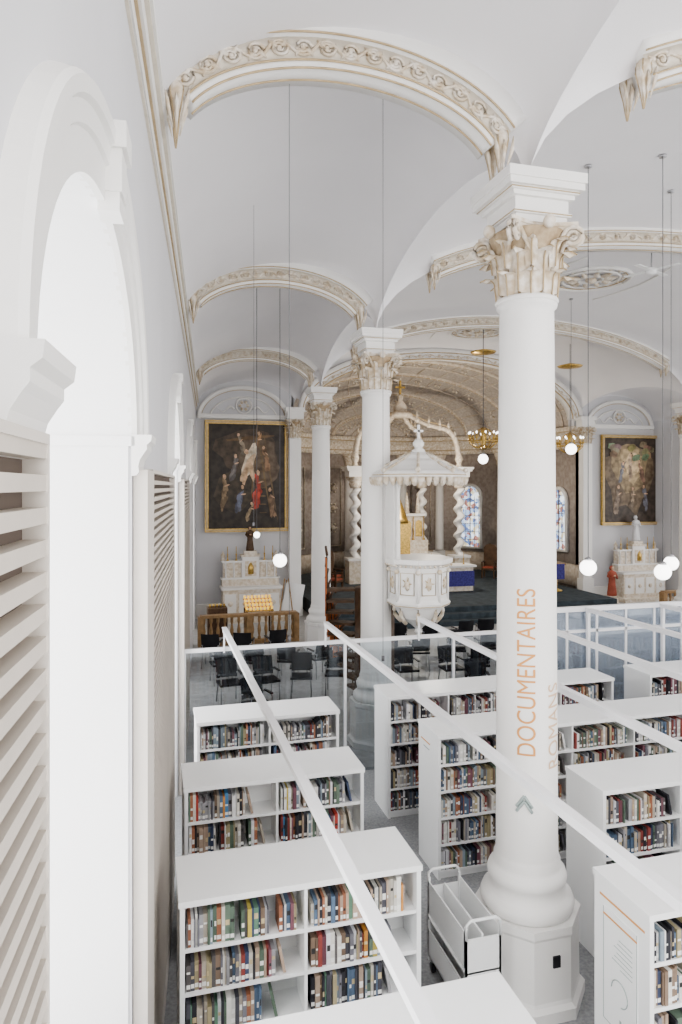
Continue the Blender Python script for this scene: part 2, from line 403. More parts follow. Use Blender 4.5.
def slatpanel(name,s0,s1,zt,step=.0775,z0=.25,p=.075):
    mb=MB([M_slat,M_slatbk,M_panel])
    mb.box(.005,.02,s0,s1,z0,zt,M_slatbk)
    z=z0+.02
    while z<zt-.03:
        mb.box(.02,p,s0,s1,z,z+step*.50,M_slat); z+=step
    mb.box(.005,p+.005,s0-.02,s0,z0,zt+.02,M_panel); mb.box(.005,p+.005,s1,s1+.012,z0,zt+.02,M_panel)
    mb.box(.005,p+.005,s0-.02,s1+.012,zt,zt+.025,M_panel)
    mb.box(.005,p,s0,s1,0,z0,M_panel)
    o=mb.build(name); o.matrix_world=WM; return o
slatpanel('acoustic_slat_panel',-.8,1.80,4.80)
slatpanel('acoustic_slat_panel.001',4.98,8.1,4.79,.06)
slatpanel('acoustic_slat_panel.002',11.1,14.4,4.79,.06)
mb=MB([M_panel])
mb.box(.005,.09,4.42,4.93,0,4.80,M_panel); mb.box(.005,.09,10.8,11.06,0,4.80,M_panel)  # flat beige posts beside the slat panels, as tall as them
o=mb.build('flat_posts_left'); o.matrix_world=WM
mb=MB([M_wall,M_colw]); RW=Matrix.Translation((2*AX+.5,0,0))@Matrix.Rotation(WA,4,'Z')
s=13.0
for c in (15.95,22.0):
    mb.box(0,.6,s,c-1.6,0,ZT,M_wall); mb.box(0,.6,c-1.6,c+1.6,0,1.0,M_wall); mb.box(0,.6,c-1.6,c+1.6,6.6,ZT,M_wall); s=c+1.6
    for q in (-.8,0,.8): mb.box(.2,.26,c+q-.03,c+q+.03,1,6.6,M_colw)
mb.box(0,.6,s,26,0,ZT,M_wall); o=mb.build('wall_right'); o.matrix_world=RW

# ---------------------------------------------------------------- end walls & apse
mb=MB([M_wall,M_colw,M_gilt,M_goldline])
for sg in (0,1):
    X=(lambda x: x) if sg==0 else (lambda x: 2*AX-x)
    def bx(a,b,*r): mb.box(min(X(a),X(b)),max(X(a),X(b)),*r)
    bx(.6,5.05,25.0,25.4,0,9.6,M_wall); bx(5.0,5.4,25.0,25.4,7.2,9.6,M_wall)
    xa,xb=sorted((X(1.72),X(4.75)))
    P=arch_path(xa,xb,24.98,ZS-.35,1.05,40)
    mb.sweep(P,[(0,-.06),(.1,-.1),(.16,-.1),(.16,.02),(0,.02)],M_colw,True)
    mb.tube([p+B*-.06 for p,N,B in P],.012,5,M_goldline)
    P=arch_path(xa+.3,xb-.3,24.98,ZS-.35,.8,40); mb.tube([p for p,N,B in P],.03,5,M_colw)
    bx(1.6,4.9,24.86,25.0,7.12,7.2,M_colw); bx(1.6,4.9,24.82,25.0,7.2,7.27,M_colw)
    cx=(xa+xb)/2
    mb.tube([(cx+.28*math.cos(a*pi/12),24.96,7.60+.28*math.sin(a*pi/12)) for a in range(25)],.035,6,M_colw)
    for a in range(6): mb.sphere((cx+.14*math.cos(a*pi/3),24.96,7.60+.14*math.sin(a*pi/3)),.06,6,M_gilt)
    for d in (-1,1):
        mb.tube([(cx+d*(.35+.6*t),24.96,7.46+.10*math.sin(t*7)) for t in [q/12 for q in range(13)]],[.045*(1-.8*q/12) for q in range(13)],6,M_colw)
    bx(1.5,5.05,24.9,25.0,0,.5,M_colw)
mb.build('wall_back')
A0=AX;AW=6.1;AY=27.5;AD=6.5
plan=[]
for q in range(5): plan.append((A0+AW,25.05+(AY-25.05)*q/5,Vector((1,0,0))))
for q in range(41):
    a=pi*q/40; x=A0+AW*math.cos(a); y=AY+AD*math.sin(a); plan.append((x,y,Vector((math.cos(a)/AW,math.sin(a)/AD,0)).normalized()))
for q in range(4,-1,-1): plan.append((A0-AW,25.05+(AY-25.05)*q/5,Vector((-1,0,0))))
PP=[(Vector((x,y,0)),N,Vector((0,0,1))) for x,y,N in plan]
mb=MB([M_apse,M_colw,M_goldline,M_gilt,M_aperib])
mb.sweep(PP,[(0,.0),(.3,0),(.3,7.3),(0,7.3)],M_apse,True)
mb.sweep(PP,[(0,.5),(-.08,.5),(-.08,1.3),(0,1.4)],M_aperib,True)
mb.sweep(PP,[(0,6.3),(-.1,6.3),(-.12,6.5),(-.08,6.55),(-.08,6.9),(-.3,7.0),(-.35,7.2),(0,7.25)],M_gilt,True)
for z,o_ in ((6.52,-.12),(7.0,-.3)): mb.tube([p-N*abs(o_)+Vector((0,0,z)) for p,N,B in PP],.025,5,M_goldline)
for deg in (8,27,58,76,104,122,153,172):
    a=math.radians(deg); x=A0+(AW-.1)*math.cos(a); y=AY+(AD-.1)*math.sin(a)
    N=Vector((math.cos(a)/AW,math.sin(a)/AD,0)).normalized(); R=Matrix.Translation((x,y,0))@Matrix.Rotation(math.atan2(N.y,N.x)+pi/2,4,'Z')
    mb.box(-.3,.3,-.12,.12,.6,1.4,M_colw,M=R); mb.lathe([(.24,1.4),(.22,1.5),(.2,5.6)],14,m=M_colw,M=R)
    mb.lathe([(.2,5.6),(.24,5.8),(.22,5.9),(.34,6.2),(.36,6.3)],14,m=M_gilt,M=R,fold=.1,nf=7)
for deg in (17,67,90,113,137,163):
    a=math.radians(deg); x=A0+(AW-.02)*math.cos(a); y=AY+(AD-.02)*math.sin(a)
    N=Vector((math.cos(a)/AW,math.sin(a)/AD,0)).normalized(); R=Matrix.Translation((x,y,0))@Matrix.Rotation(math.atan2(N.y,N.x)+pi/2,4,'Z')
    mb.tube([R@Vector(q) for q in ((-.5,.05,1.7),(.5,.05,1.7),(.5,.05,5.6),(-.5,.05,5.6),(-.5,.05,1.7))],.04,5,M_aperib)
    for zz in (2.6,3.6,4.6):
        mb.sphere(R@Vector((0,.05,zz)),.13,6,M_aperib)
        for q in range(6): mb.sphere(R@Vector((.22*math.cos(q*pi/3),.04,zz+.22*math.sin(q*pi/3))),.06,5,M_aperib)
mb.build('wall_apse')
mb=MB([M_apsedk,M_goldline,M_aperib,M_gilt])
vs=[];fs=[];NA=48;NB=16
zd=7.2;RD=2.9
def dome(a,b): return Vector((A0-AW*math.cos(a)*math.cos(b*pi/2) , AY+AD*math.sin(b*pi/2), zd+RD*math.sin(a)*math.cos(b*pi/2)))
rows=[]
for q in range(4):
    y=25.0+(AY-25.0)*q/4; rows.append([Vector((A0-AW*math.cos(pi*i/NA),y,zd+RD*math.sin(pi*i/NA))) for i in range(NA+1)])
for j in range(NB+1): rows.append([dome(pi*i/NA,j/NB*.995) for i in range(NA+1)])
for r_ in rows: vs+=r_
for j in range(len(rows)-1):
    for i in range(NA):
        a=j*(NA+1)+i; fs.append((a,a+1,a+NA+2,a+NA+1))
mb.add(vs,fs,M_apsedk,True)
cen=Vector((A0,AY,zd))
for j in range(0,len(rows),2):
    r_=rows[j]
    mb.tube([p+(cen-p).normalized()*.04 for p in r_],.11 if j%4==0 else .04,5,M_aperib)
    if j%4==0: 
        mb.tube([p+(cen-p).normalized()*.15 for p in r_],.02,5,M_goldline)
        for i in range(1,NA): mb.sphere(r_[i]+(cen-r_[i]).normalized()*.13,.045,4,M_gilt)
for i in range(2,NA-1,3):
    mb.tube([r_[i]+(cen-r_[i]).normalized()*.03 for r_ in rows[:-3]],.03,4,M_aperib)
for j in range(1,len(rows)-3,4):
    for i in range(3,NA-1,3): 
        p=rows[j][i]; q=p+(cen-p).normalized()*.03
        for w_ in range(5):
            mb.sphere(q+Vector((.14*math.cos(w_*pi/2.5),0,.14*math.sin(w_*pi/2.5))),.06,4,M_gilt)
mb.build('ceiling_apse')
def arched_window(name,x,y,N,w,z0,z1):
    mb=MB([M_stain,M_colw,M_goldline,M_slatbk])
    r=w/2; zs=z1-r; poly=[(-r,z0),(r,z0)]+[(r*math.cos(pi*i/14),zs+r*math.sin(pi*i/14)) for i in range(15)]
    mb.prism(poly,-.06,-.02,M_stain)
    pts=[(px,-.08,pz) for px,pz in poly]+[(-r,-.08,z0)]
    mb.tube(pts,.09,6,M_colw)
    mb.box(-.02,.02,-.09,-.05,z0,z1,M_slatbk)
    for k in range(-2,3): mb.box(k*r/2.5-.008,k*r/2.5+.008,-.08,-.05,z0,zs,M_slatbk)
    k=z0+.4
    while k<z1: mb.box(-r,r,-.085,-.055,k-.012,k+.012,M_slatbk); k+=.4
    return mb.build(name,(x,y,0),math.atan2(N.y,N.x)-pi/2)
a=math.radians(43); N=Vector((math.cos(a)/AW,math.sin(a)/AD,0)).normalized()
arched_window('window_1',A0+AW*math.cos(a)-N.x*.02,AY+AD*math.sin(a)-N.y*.02,N,1.15,1.6,4.75)
arched_window('window_2',A0+(AW-.02),26.5,Vector((1,0,0)),1.2,1.9,4.6)

# ---------------------------------------------------------------- floors
mb=MB([M_floor]); mb.box(-2.2,24,-4,11.0,-.2,0,M_floor); mb.build('floor')
mb=MB([M_nfloor]); mb.box(-2.2,24,11.0,35,-.2,0,M_nfloor); mb.build('floor_nave')
mb=MB([M_teal,M_nfloor]); 
for i,z in enumerate((.17,.34,.51)): mb.box(5.6,16.7,21.3+.35*i,33.6,z-.17,z,M_teal)
mb.build('floor_sanctuary')

# ---------------------------------------------------------------- bookshelves
pal=[(.80,.78,.73),(.85,.85,.85),(.70,.67,.60),(.10,.10,.12),(.07,.09,.16),(.30,.08,.07),(.40,.18,.11),(.13,.19,.28),(.30,.37,.43),(.15,.21,.16),(.46,.40,.25),(.26,.19,.14),(.42,.42,.44),(.22,.22,.25),(.55,.50,.42),(.04,.04,.05),(.26,.12,.15),(.48,.37,.29),(.75,.75,.78),(.8,.8,.76),(.06,.06,.07),(.15,.14,.14)]
def books(mb,x0,x1,yf,dirn,z,hmax,fill,accent):
    x=x0+.005; end=x0+(x1-x0)*fill
    base=random.choice(pal); hb=random.uniform(.7,.95); left=0
    while x<end:
        if left<=0: hb=random.uniform(.66,.93); left=random.randint(2,8); base=random.choice(pal)
        left-=1
        w=random.uniform(.010,.036); h=min(.97,hb+random.uniform(-.07,.05))*hmax; d=random.uniform(.15,.2)
        if x+w>end: break
        r=random.random()
        c=base if r<.3 else random.choice(pal)
        if accent and random.random()<.07: c=random.choice([(.50,.08,.06),(.10,.26,.48),(.64,.30,.08),(.58,.47,.12),(.2,.36,.26)])
        f=random.uniform(.75,1.1); c=tuple(min(.95,q*f) for q in c)
        off=random.uniform(0.01,.035); yy=yf+dirn*off
        y0,y1=sorted((yy,yy+dirn*d))
        mb.box(x,x+w,y0,y1,z,z+h,M_books,col=c)
        if w>.014 and random.random()<.75:
            lc=random.choice([(.88,.88,.85),(.88,.88,.85),(.05,.05,.05),(.6,.5,.3)])
            y2,y3=sorted((yy-dirn*.001,yy+dirn*.01)); zz=z+.02
            mb.box(x+.002,x+w-.002,y2,y3,zz,zz+.03,M_books,col=(.9,.9,.88))
            zz=z+h*random.uniform(.35,.7); mb.box(x+.003,x+w-.003,y2,y3,zz,zz+h*random.uniform(.06,.2),M_books,col=lc)
        x+=w+.0006
        if random.random()<.02: x+=random.uniform(.03,.08)
    if fill<.93 and x+.12<x1:
        h=.75*hmax; y0,y1=sorted((yf+dirn*.02,yf+dirn*.19)); T=Matrix.Translation((x+.06,0,z+.006))@Matrix.Rotation(-.20,4,'Y')
        mb.box(0,.022,y0,y1,0,h,M_books,col=random.choice(pal),M=T)
def bookshelf(name,x,y,L,nb,fill=(.55,.9),D=.62,H=1.72,rows=5,accent=False):
    mb=MB([M_shelf]); bk=MB([M_books])
    mb.box(0,.035,0,D,0,H-.04,0); mb.box(L-.035,L,0,D,0,H-.04,0)
    mb.box(-.01,L+.01,-.01,D+.01,H-.045,H,0)
    mb.box(.035,L-.035,.03,D-.03,0,.09,0)
    mb.box(.035,L-.035,D/2-.01,D/2+.01,.09,H-.045,0)
    bw=L/nb; rh=(H-.045-.09)/rows
    for b in range(1,nb): 
        mb.box(b*bw-.012,b*bw+.012,.005,D-.005,.09,H-.045,0)
    for r in range(rows):
        z=.09+r*rh
        if r>0: mb.box(.035,L-.035,.01,D-.01,z-.012,z+.008,0)
        mb.box(.035,L-.035,.008,.02,z-.02,z+.01,0)
        for b in range(nb):
            books(bk,b*bw+.04,(b+1)*bw-.04,.0,1,z+.009,rh-.04,random.uniform(*fill),accent)
            books(bk,b*bw+.04,(b+1)*bw-.04,D,-1,z+.009,rh-.04,random.uniform(*fill),False)
    o=mb.build(name,(x,y,0)); bk.build('books',(0,0,0),parent=o)
    return o
bookshelf('bookshelf',.2,3.2,1.85,2,(.5,.98),accent=True); bookshelf('bookshelf.001',.2,5.07,1.85,2,(.55,.98),accent=True)
bookshelf('bookshelf.002',.32,6.97,1.85,2,(.6,.99),accent=True); bookshelf('bookshelf.003',.56,8.85,1.85,2,(.8,.99))
F=(.85,.99)
b1=bookshelf('bookshelf.004',3.23,9.21,3.7,4,F); b2=bookshelf('bookshelf.005',3.30,7.62,5.5,6,F)
b3=bookshelf('bookshelf.006',4.26,5.82,4.6,5,F); b4=bookshelf('bookshelf.007',3.34,4.05,3.7,4,F)
bookshelf('bookshelf.008',9.3,7.62,3.7,4,F); bookshelf('bookshelf.009',7.6,9.21,3.7,4,F)
def poster(par,y0,y1,z0,z1,name='poster'):
    mb=MB([M_shelf,M_textO,M_textG,M_purple])
    mb.box(-.008,0,y0,y1,z0,z1,M_shelf)
    mb.box(-.010,-.008,y0+.0,y1-.0,z1-.06,z1-.045,M_textO); 
    for i in range(7):
        yy=y0+.05; w=random.uniform(.5,.95)*(y1-y0-.14)
        mb.box(-.010,-.008,yy,yy+w,z1-.16-i*.035,z1-.155-i*.035,M_textG)
    mb.tube([(-.010,(y0+y1)/2+.09*math.cos(t),z0+.3+.09*math.sin(t)) for t in [q*.3 for q in range(16)]],.004,5,M_textG)
    mb.box(-.010,-.008,(y0+y1)/2-.02,(y0+y1)/2+.0,z0+.08,z0+.11,M_textG)
    for a_,b_,c_,d_ in ((y0,y0+.006,z0,z1),(y1-.006,y1,z0,z1),(y0,y1,z0,z0+.006)): mb.box(-.009,-.008,a_,b_,c_,d_,M_textG)
    mb.build(name,parent=par)
poster(b4,.12,.50,.65,1.5)
mb=MB([M_textO,M_textG]); mb.box(-.004,-.0005,.25,.53,1.52,1.535,M_textO); mb.box(-.004,-.0005,.27,.45,1.45,1.46,M_textG); mb.build('shelf_label',parent=b2)
mb=MB([M_textO,M_textG]); mb.box(-.004,-.0005,.05,.55,1.56,1.575,M_textO); mb.build('shelf_label',parent=b4)

# ---------------------------------------------------------------- beams and glass partition
zb=2.5
for i,x in enumerate((1.1,2.73,4.35,5.97,7.6,9.2,10.8)):
    mb=MB([M_beam]); mb.box(x-.026,x+.026,.6,10.85,zb-.07,zb,0); 
    mb.box(x-.038,x+.038,.6,10.85,zb-.008,zb+.004,0)
    if i>2: mb.box(x-.025,x+.025,10.78,10.84,0,zb-.02,0)
    mb.build('ceiling_rail' if i==0 else 'ceiling_rail.%03d'%i)
mb=MB([M_beam,M_glass,M_bglass,M_steel])
GY=10.9
mb.box(.46,5.97,GY-.025,GY+.025,2.12,2.18,M_beam)
for x in (.5,3.07,5.0): mb.box(x-.02,x+.02,GY-.03,GY+.03,0,2.15,M_beam)
for x in (1.1,2.73,4.35): mb.box(x-.012,x+.012,GY-.06,GY-.03,2.1,2.46,M_beam)
mb.box(.52,5.95,GY-.006,GY+.006,0,2.12,M_glass)
mb.box(5.97,15.5,GY-.04,GY+.04,2.43,2.52,M_beam); mb.box(5.97,15.5,GY-.03,GY+.03,2.05,2.10,M_beam)
x=5.97
while x<15.5:
    mb.box(x-.02,x+.02,GY-.03,GY+.03,0,2.5,M_beam); x+=.62
mb.box(5.97,15.5,GY-.006,GY+.006,0,2.43,M_bglass)
mb.build('glass_partition')

# ---------------------------------------------------------------- book cart
mb=MB([M_shelf,M_black,M_steel])
W=.34;L=.84
for x0 in (0,W-.02): 
    for y0 in (0,L-.03): mb.box(x0,x0+.02,y0,y0+.03,.1,.9,0)
for x in (0,W-.012):
    mb.box(x,x+.012,0,L,.55,.86,0); mb.box(x,x+.012,0,L,.14,.40,0)
for z in (.50,.14): mb.box(0,W,0,L,z,z+.015,0)
mb.box(W/2-.008,W/2+.008,.02,L-.02,.15,.82,0)
mb.box(0,W,0,.012,.15,.80,0); mb.box(0,W,L-.012,L,.15,.80,0)
for y in (0.0,L): mb.tube([(.01,y,.8),(.01,y,.93),(.05,y,.96),(W-.05,y,.96),(W-.01,y,.93),(W-.01,y,.8)],.014,8,0)
for x in (.03,W-.03):
    for y in (.06,L-.06):
        mb.tube([(x-.015,y,.045),(x+.015,y,.045)],.045,12,M_black); mb.box(x-.01,x+.01,y-.01,y+.01,.05,.14,M_steel)
mb.build('book_cart',(2.60,5.42,0),0)

# ---------------------------------------------------------------- lettering wrapped on the column
def wrap_text(txt,size,z0,a0,m,name,r_of,length=None):
    cu=bpy.data.curves.new('t','FONT'); cu.body=txt; cu.size=size; cu.space_character=1.02
    ob=bpy.data.objects.new('t',cu); bpy.context.collection.objects.link(ob)
    bpy.context.view_layer.update(); dg=bpy.context.evaluated_depsgraph_get()
    me=bpy.data.meshes.new_from_object(ob.evaluated_get(dg)); bpy.data.objects.remove(ob)
    bm=bmesh.new(); bm.from_mesh(me)
    y=-.06
    while y<size: 
        bmesh.ops.bisect_plane(bm,geom=bm.verts[:]+bm.edges[:]+bm.faces[:],plane_co=(0,y,0),plane_no=(0,1,0)); y+=.02
    mx=max(v.co.x for v in bm.verts); k=length/mx if length else 1
    for v in bm.verts:
        z=z0+v.co.x*k; r=r_of(z)+.004; a=a0-v.co.y/r; v.co=Vector((r*math.cos(a),r*math.sin(a),z))
    bm.to_mesh(me); bm.free(); me.materials.clear(); me.materials.append(m)
    o=bpy.data.objects.new(name,me); bpy.context.collection.objects.link(o); o.parent=c0; return o
rof=lambda z: (.285+(.275-.285)*(z-1.3)/1.9) if z<3.2 else (.275-.025*(z-3.2)/3.1)
face=math.atan2(-YS[1],-CX[1])
wrap_text('DOCUMENTAIRES',.24,2.25,face+.28,M_textO,'lettering',rof,1.52)
wrap_text('ROMANS',.22,2.12,face+1.28,M_textT,'lettering_side',rof,.78)
mb=MB([M_textG]); r=.288
def cp(u,z): a=face-u/r; return (r*math.cos(a),r*math.sin(a),z)
for (u0,z0,u1,z1) in ((-.05,1.80,.02,1.90),(.02,1.90,.09,1.80)):
    for dz in (0,-.045): mb.tube([cp(u0+(u1-u0)*t/4,z0+dz+(z1-z0)*t/4) for t in range(5)],.014,5,0)
mb.build('arrow_mark',parent=c0)

# ---------------------------------------------------------------- pulpit
mb=MB([M_altar,M_goldline,M_gilt,M_colw])
mb.lathe([(.02,2.02),(.07,2.08),(.05,2.14),(.14,2.22),(.30,2.34),(.40,2.50),(.44,2.56),(.52,2.58),(.54,2.64),(.50,2.68),(.48,2.72),(.48,3.26),(.52,3.30),(.57,3.34),(.58,3.42),(.50,3.42)],8,m=M_colw,smooth=False,rot=pi/8)
for i in range(8):
    a=i*pi/4; R=Matrix.Rotation(a,4,'Z')
    ap_=.48*math.cos(pi/8)
    mb.box(ap_,ap_+.015,-.13,.13,2.78,3.20,M_colw,M=R)
    mb.tube([R@Vector(q) for q in ((ap_+.02,-.12,2.8),(ap_+.02,.12,2.8),(ap_+.02,.12,3.18),(ap_+.02,-.12,3.18),(ap_+.02,-.12,2.8))],.008,4,M_goldline)
    mb.lathe([(.01,2.86),(.05,2.92),(.065,3.0),(.03,3.08),(.01,3.14)],8,(ap_+.0,0,0),M_giltdk if False else M_gilt,M=R)
    for q in range(5):
        b_=q*2*pi/5; mb.tube([R@Vector((ap_+.03,0,3.0)),R@Vector((ap_+.035,.09*math.cos(b_),3.0+.11*math.sin(b_)))],[.02,.006],5,M_goldline)
    for z in (2.60,3.37): mb.tube([R@Vector((.53*math.cos(pi/8),-.2,z)),R@Vector((.53*math.cos(pi/8),.2,z))],.008,4,M_goldline)
    for q in range(5): mb.sphere(R@Vector((.56*math.cos(pi/8),-.18+q*.09,3.30)),.022,5,M_gilt)
    q=a+pi/8; mb.tube([(.49*math.cos(q),.49*math.sin(q),z) for z in (2.66,3.3)],.025,6,M_colw); mb.sphere((.50*math.cos(q),.50*math.sin(q),3.2),.045,6,M_gilt)
    mb.tube([((.40-.12*t+.06*math.sin(t*3))*math.cos(q),(.40-.12*t+.06*math.sin(t*3))*math.sin(q),2.54-.28*t) for t in (0,.25,.5,.75,1)],.035,6,M_gilt)
mb.box(-.52,-.43,-.22,.32,3.3,4.85,M_colw); mb.box(-.44,-.42,-.15,.25,3.5,4.6,M_gilt)
for yy in (-.26,.36): mb.lathe([(.05,3.42),(.035,3.5),(.03,4.6),(.055,4.8)],10,(-.46,yy,0),M_colw)
mb.lathe([(.68,4.78),(.77,4.80),(.80,4.86),(.80,4.92),(.76,4.96),(.66,5.0),(.52,5.07),(.42,5.14),(.30,5.19),(.26,5.24),(.16,5.29),(.1,5.32)],8,m=M_colw,smooth=False,rot=pi/8)
for i in range(8):
    a=i*pi/4+pi/8;b=a+pi/4
    p=Vector((.80*math.cos(a),.80*math.sin(a),4.8));q=Vector((.80*math.cos(b),.80*math.sin(b),4.8))
    for k in range(5):
        c=p.lerp(q,(k+.5)/5); mb.lathe([(.003,-.1),(.04,-.06),(.06,0),(.06,.06)],6,c,M_gilt)
    mb.tube([p+Vector((0,0,.1)),q+Vector((0,0,.1))],.01,4,M_goldline)
    mb.tube([(r_*math.cos(a),r_*math.sin(a),z) for r_,z in ((.80,4.94),(.66,5.01),(.48,5.11),(.34,5.18),(.2,5.28))],.025,6,M_gilt)
    mb.sphere((.79*math.cos(a),.79*math.sin(a),4.98),.045,6,M_gilt)
mb.lathe([(.10,5.30),(.12,5.34),(.06,5.38),(.09,5.43),(.1,5.48),(.05,5.54)],10,m=M_colw)
mb.box(-.02,.02,-.02,.02,5.52,5.80,M_colw); mb.box(-.08,.08,-.02,.02,5.67,5.71,M_colw)
mb.build('pulpit',(4.64,11.60,0),scale=(1.06,1.06,1))
mb=MB([M_orange,M_dkwood,M_goldline])
for i in range(12):
    t=i/11; a=pi*.95-t*1.5
    z=2.6*(1-t)+.10
    R=Matrix.Translation((4.25,12.95,0))@Matrix.Rotation(a,4,'Z')
    mb.box(.4,.95,-.14,.14,z-.05,z,M_dkwood,M=R)
    mb.tube([R@Vector((.95,-.13,z+.80)),R@Vector((.95,.13,z+.66))],.025,6,M_dkwood); mb.tube([R@Vector((.94,0,z)),R@Vector((.94,0,z+.73))],.012,6,M_dkwood)
    if i<7: mb.box(.955,.965,-.14,.14,z-.1,z+.6,M_orange,M=R)
mb.tube([(4.25,12.95,0),(4.25,12.95,2.7)],.4,12,M_dkwood)
mb.build('pulpit_stair')

# ---------------------------------------------------------------- statue / altars / paintings
def robed(mb,c,h,mr,ms,M=None,face=-pi/2):
    T=Matrix.Translation(c)@Matrix.Rotation(face+pi/2,4,'Z')@Matrix.Scale(h,4)
    mb.lathe([(.17,0),(.165,.1),(.14,.3),(.12,.45),(.115,.58),(.135,.70),(.14,.78),(.10,.83),(.05,.85),(.045,.88)],20,m=mr,M=T@Matrix.Diagonal((1,.75,1,1)),fold=.07,nf=9)
    mb.sphere((0,-.005,.93),.062,10,ms,(.9,1,1.2),M=T)
    mb.sphere((0,.018,.935),.075,10,mr,(1,1,1.15),M=T)
    mb.tube([T@Vector(p) for p in ((0,-.062,.945),(0,-.078,.925))],.008*h,5,ms)
    for sg in (-1,1):
        mb.tube([T@Vector(p) for p in ((sg*.12,0,.79),(sg*.17,-.02,.66),(sg*.13,-.11,.60),(sg*.03,-.15,.66))],[.045*h,.042*h,.034*h,.02*h],8,mr)
        mb.sphere((sg*.02,-.16,.68),.022,6,ms,(1,1,1.6),M=T)
def side_altar(name,x,y,stat,mr):
    mb=MB([M_altar,M_gilt,M_goldline,M_marble,M_colw,mr,M_gold,M_skin])
    mb.box(-1.2,1.2,-.7,.45,0,.15,M_altar)
    mb.box(-1.0,1.0,-.35,.35,.15,1.1,M_altar); mb.box(-1.07,1.07,-.42,.38,1.1,1.18,M_colw)
    for i in range(4): 
        mb.box(-.95+i*.5,-.55+i*.5,-.37,-.34,.3,.95,M_colw); mb.sphere((-.75+i*.5,-.38,.62),.09,6,M_gilt,(1,.3,1))
    mb.box(-1.0,1.0,0,.38,1.18,1.45,M_altar); mb.box(-1.04,1.04,-.03,.38,1.42,1.47,M_colw)
    mb.box(-.95,.95,.1,.38,1.45,2.0,M_altar); mb.box(-1.0,1.0,.05,.38,2.0,2.07,M_colw)
    for i in range(7):
        xx=-.87+i*.29
        mb.lathe([(.035,1.47),(.025,1.55),(.025,1.92),(.04,2.0)],8,(xx,.08,0),M_colw)
        if i<6: mb.box(xx+.05,xx+.24,.08,.11,1.52,1.9,M_gilt)
    mb.box(-.3,.3,.0,.38,1.47,2.2,M_colw); mb.box(-.2,.2,-.02,.0,1.52,2.05,M_gilt)
    mb.lathe([(.1,1.6),(.1,1.85),(.02,2.0)],8,(0,-.02,0),M_gold)
    mb.box(-.34,.34,-.03,.38,2.2,2.28,M_altar); mb.box(-.22,.22,.02,.36,2.28,2.4,M_altar)
    for sg in (-1,1):
        for k in (.5,.8): 
            mb.lathe([(.06,0),(.02,.05),(.02,.2),(.035,.22),(.012,.25),(.012,.5)],8,(sg*k,.1,2.07),M_gold)
        mb.lathe([(.1,2.07),(.06,2.15),(.08,2.25),(.01,2.4)],8,(sg*.95,.25,0),M_gilt)
    robed(mb,(0,.2,2.4),stat,mr,M_skin if mr!=M_marble else M_marble)
    return mb.build(name,(x,y,0))
side_altar('side_altar',3.40,24.35,.85,M_dkwood); side_altar('side_altar.001',2*AX-2.75,24.35,1.05,M_marble)
def ell(cx,cz,rx,rz,ang,n=14,j=.0):
    out=[]
    for i in range(n):
        k=1+random.uniform(-j,j); a=2*pi*i/n
        out.append((cx+k*(rx*math.cos(a)*math.cos(ang)-rz*math.sin(a)*math.sin(ang)),cz+k*(rx*math.cos(a)*math.sin(ang)+rz*math.sin(a)*math.cos(ang))))
    return out
fl=(.50,.33,.21)
def figure(cx,cz,h,lean,col,w=.5,dark=.35):
    o=[]
    for k in range(11):
        t=random.random(); f=dark+(1-dark)*random.random()
        o.append((cx+lean*(t-.5)*h+random.uniform(-.04,.04),cz+(t-.5)*h,w*h*random.uniform(.12,.3)*(1.2-.5*t),h*random.uniform(.12,.28),lean*-.6+random.uniform(-.5,.5),tuple(c*f for c in col)))
    hx,hz=cx+lean*.5*h,cz+.58*h
    o.append((hx,hz+.01,h*.12,h*.10,0,(.06,.04,.02))); o.append((hx-.01,hz,.075*h+.01,.075*h+.01,0,fl))
    o.append((cx+lean*.3*h+.12*h,cz+.25*h,.16*h,.03*h,random.uniform(-.9,.9),fl)); 
    return o
def painting(name,x,y,zc,w,h,items,bg):
    mb=MB([M_paint,M_gold,M_goldline])
    mb.box(-w/2,w/2,-.05,0,-h/2,h/2,M_paint,col=bg)
    f=.12
    for a,b,c,d in ((-w/2-f,w/2+f,h/2,h/2+f),(-w/2-f,w/2+f,-h/2-f,-h/2),(-w/2-f,-w/2,-h/2,h/2),(w/2,w/2+f,-h/2,h/2)):
        mb.box(a,b,-.12,0,c,d,M_gold); mb.box(a+.025,b-.025,-.14,-.12,c+.025,d-.025,M_goldline)
    dd=.051
    for it in items:
        cx,cz,rx,rz,ang,col=it; dd+=.0004
        P_=ell(cx*w/2,cz*h/2,rx*w/2,rz*h/2,ang,j=.18)
        P_=[(max(-w/2,min(w/2,p)),max(-h/2,min(h/2,q))) for p,q in P_]
        c=sum(p for p,q in P_)/len(P_),sum(q for p,q in P_)/len(P_)
        n=len(P_); mb.add([(c[0],-dd,c[1])]+[(p,-dd,q) for p,q in P_],[(0,1+i,1+(i+1)%n) for i in range(n)],M_paint,col=col)
    return mb.build(name,(x,y,zc))
random.seed(21)
I=[(0,.5,.8,.4,0,(.07,.05,.033)),(.3,.3,.5,.5,.3,(.12,.085,.055)),(-.3,-.3,.5,.4,.2,(.06,.045,.03)),
 (.1,.74,.72,.035,.12,(.14,.085,.04)),(.2,.3,.035,.72,-.08,(.15,.10,.05)),(.62,.0,.022,.85,.16,(.15,.10,.05)),(.46,.0,.022,.85,.16,(.15,.10,.05))]
for q in range(9): I.append((.42,-.7+q*.16,.09,.012,0,(.14,.09,.045)))
I+=figure(.25,.62,.36,.4,(.38,.22,.11)); I+=figure(-.15,.60,.34,-.4,(.27,.22,.16)); I+=figure(.5,.35,.36,-.3,(.34,.20,.11))
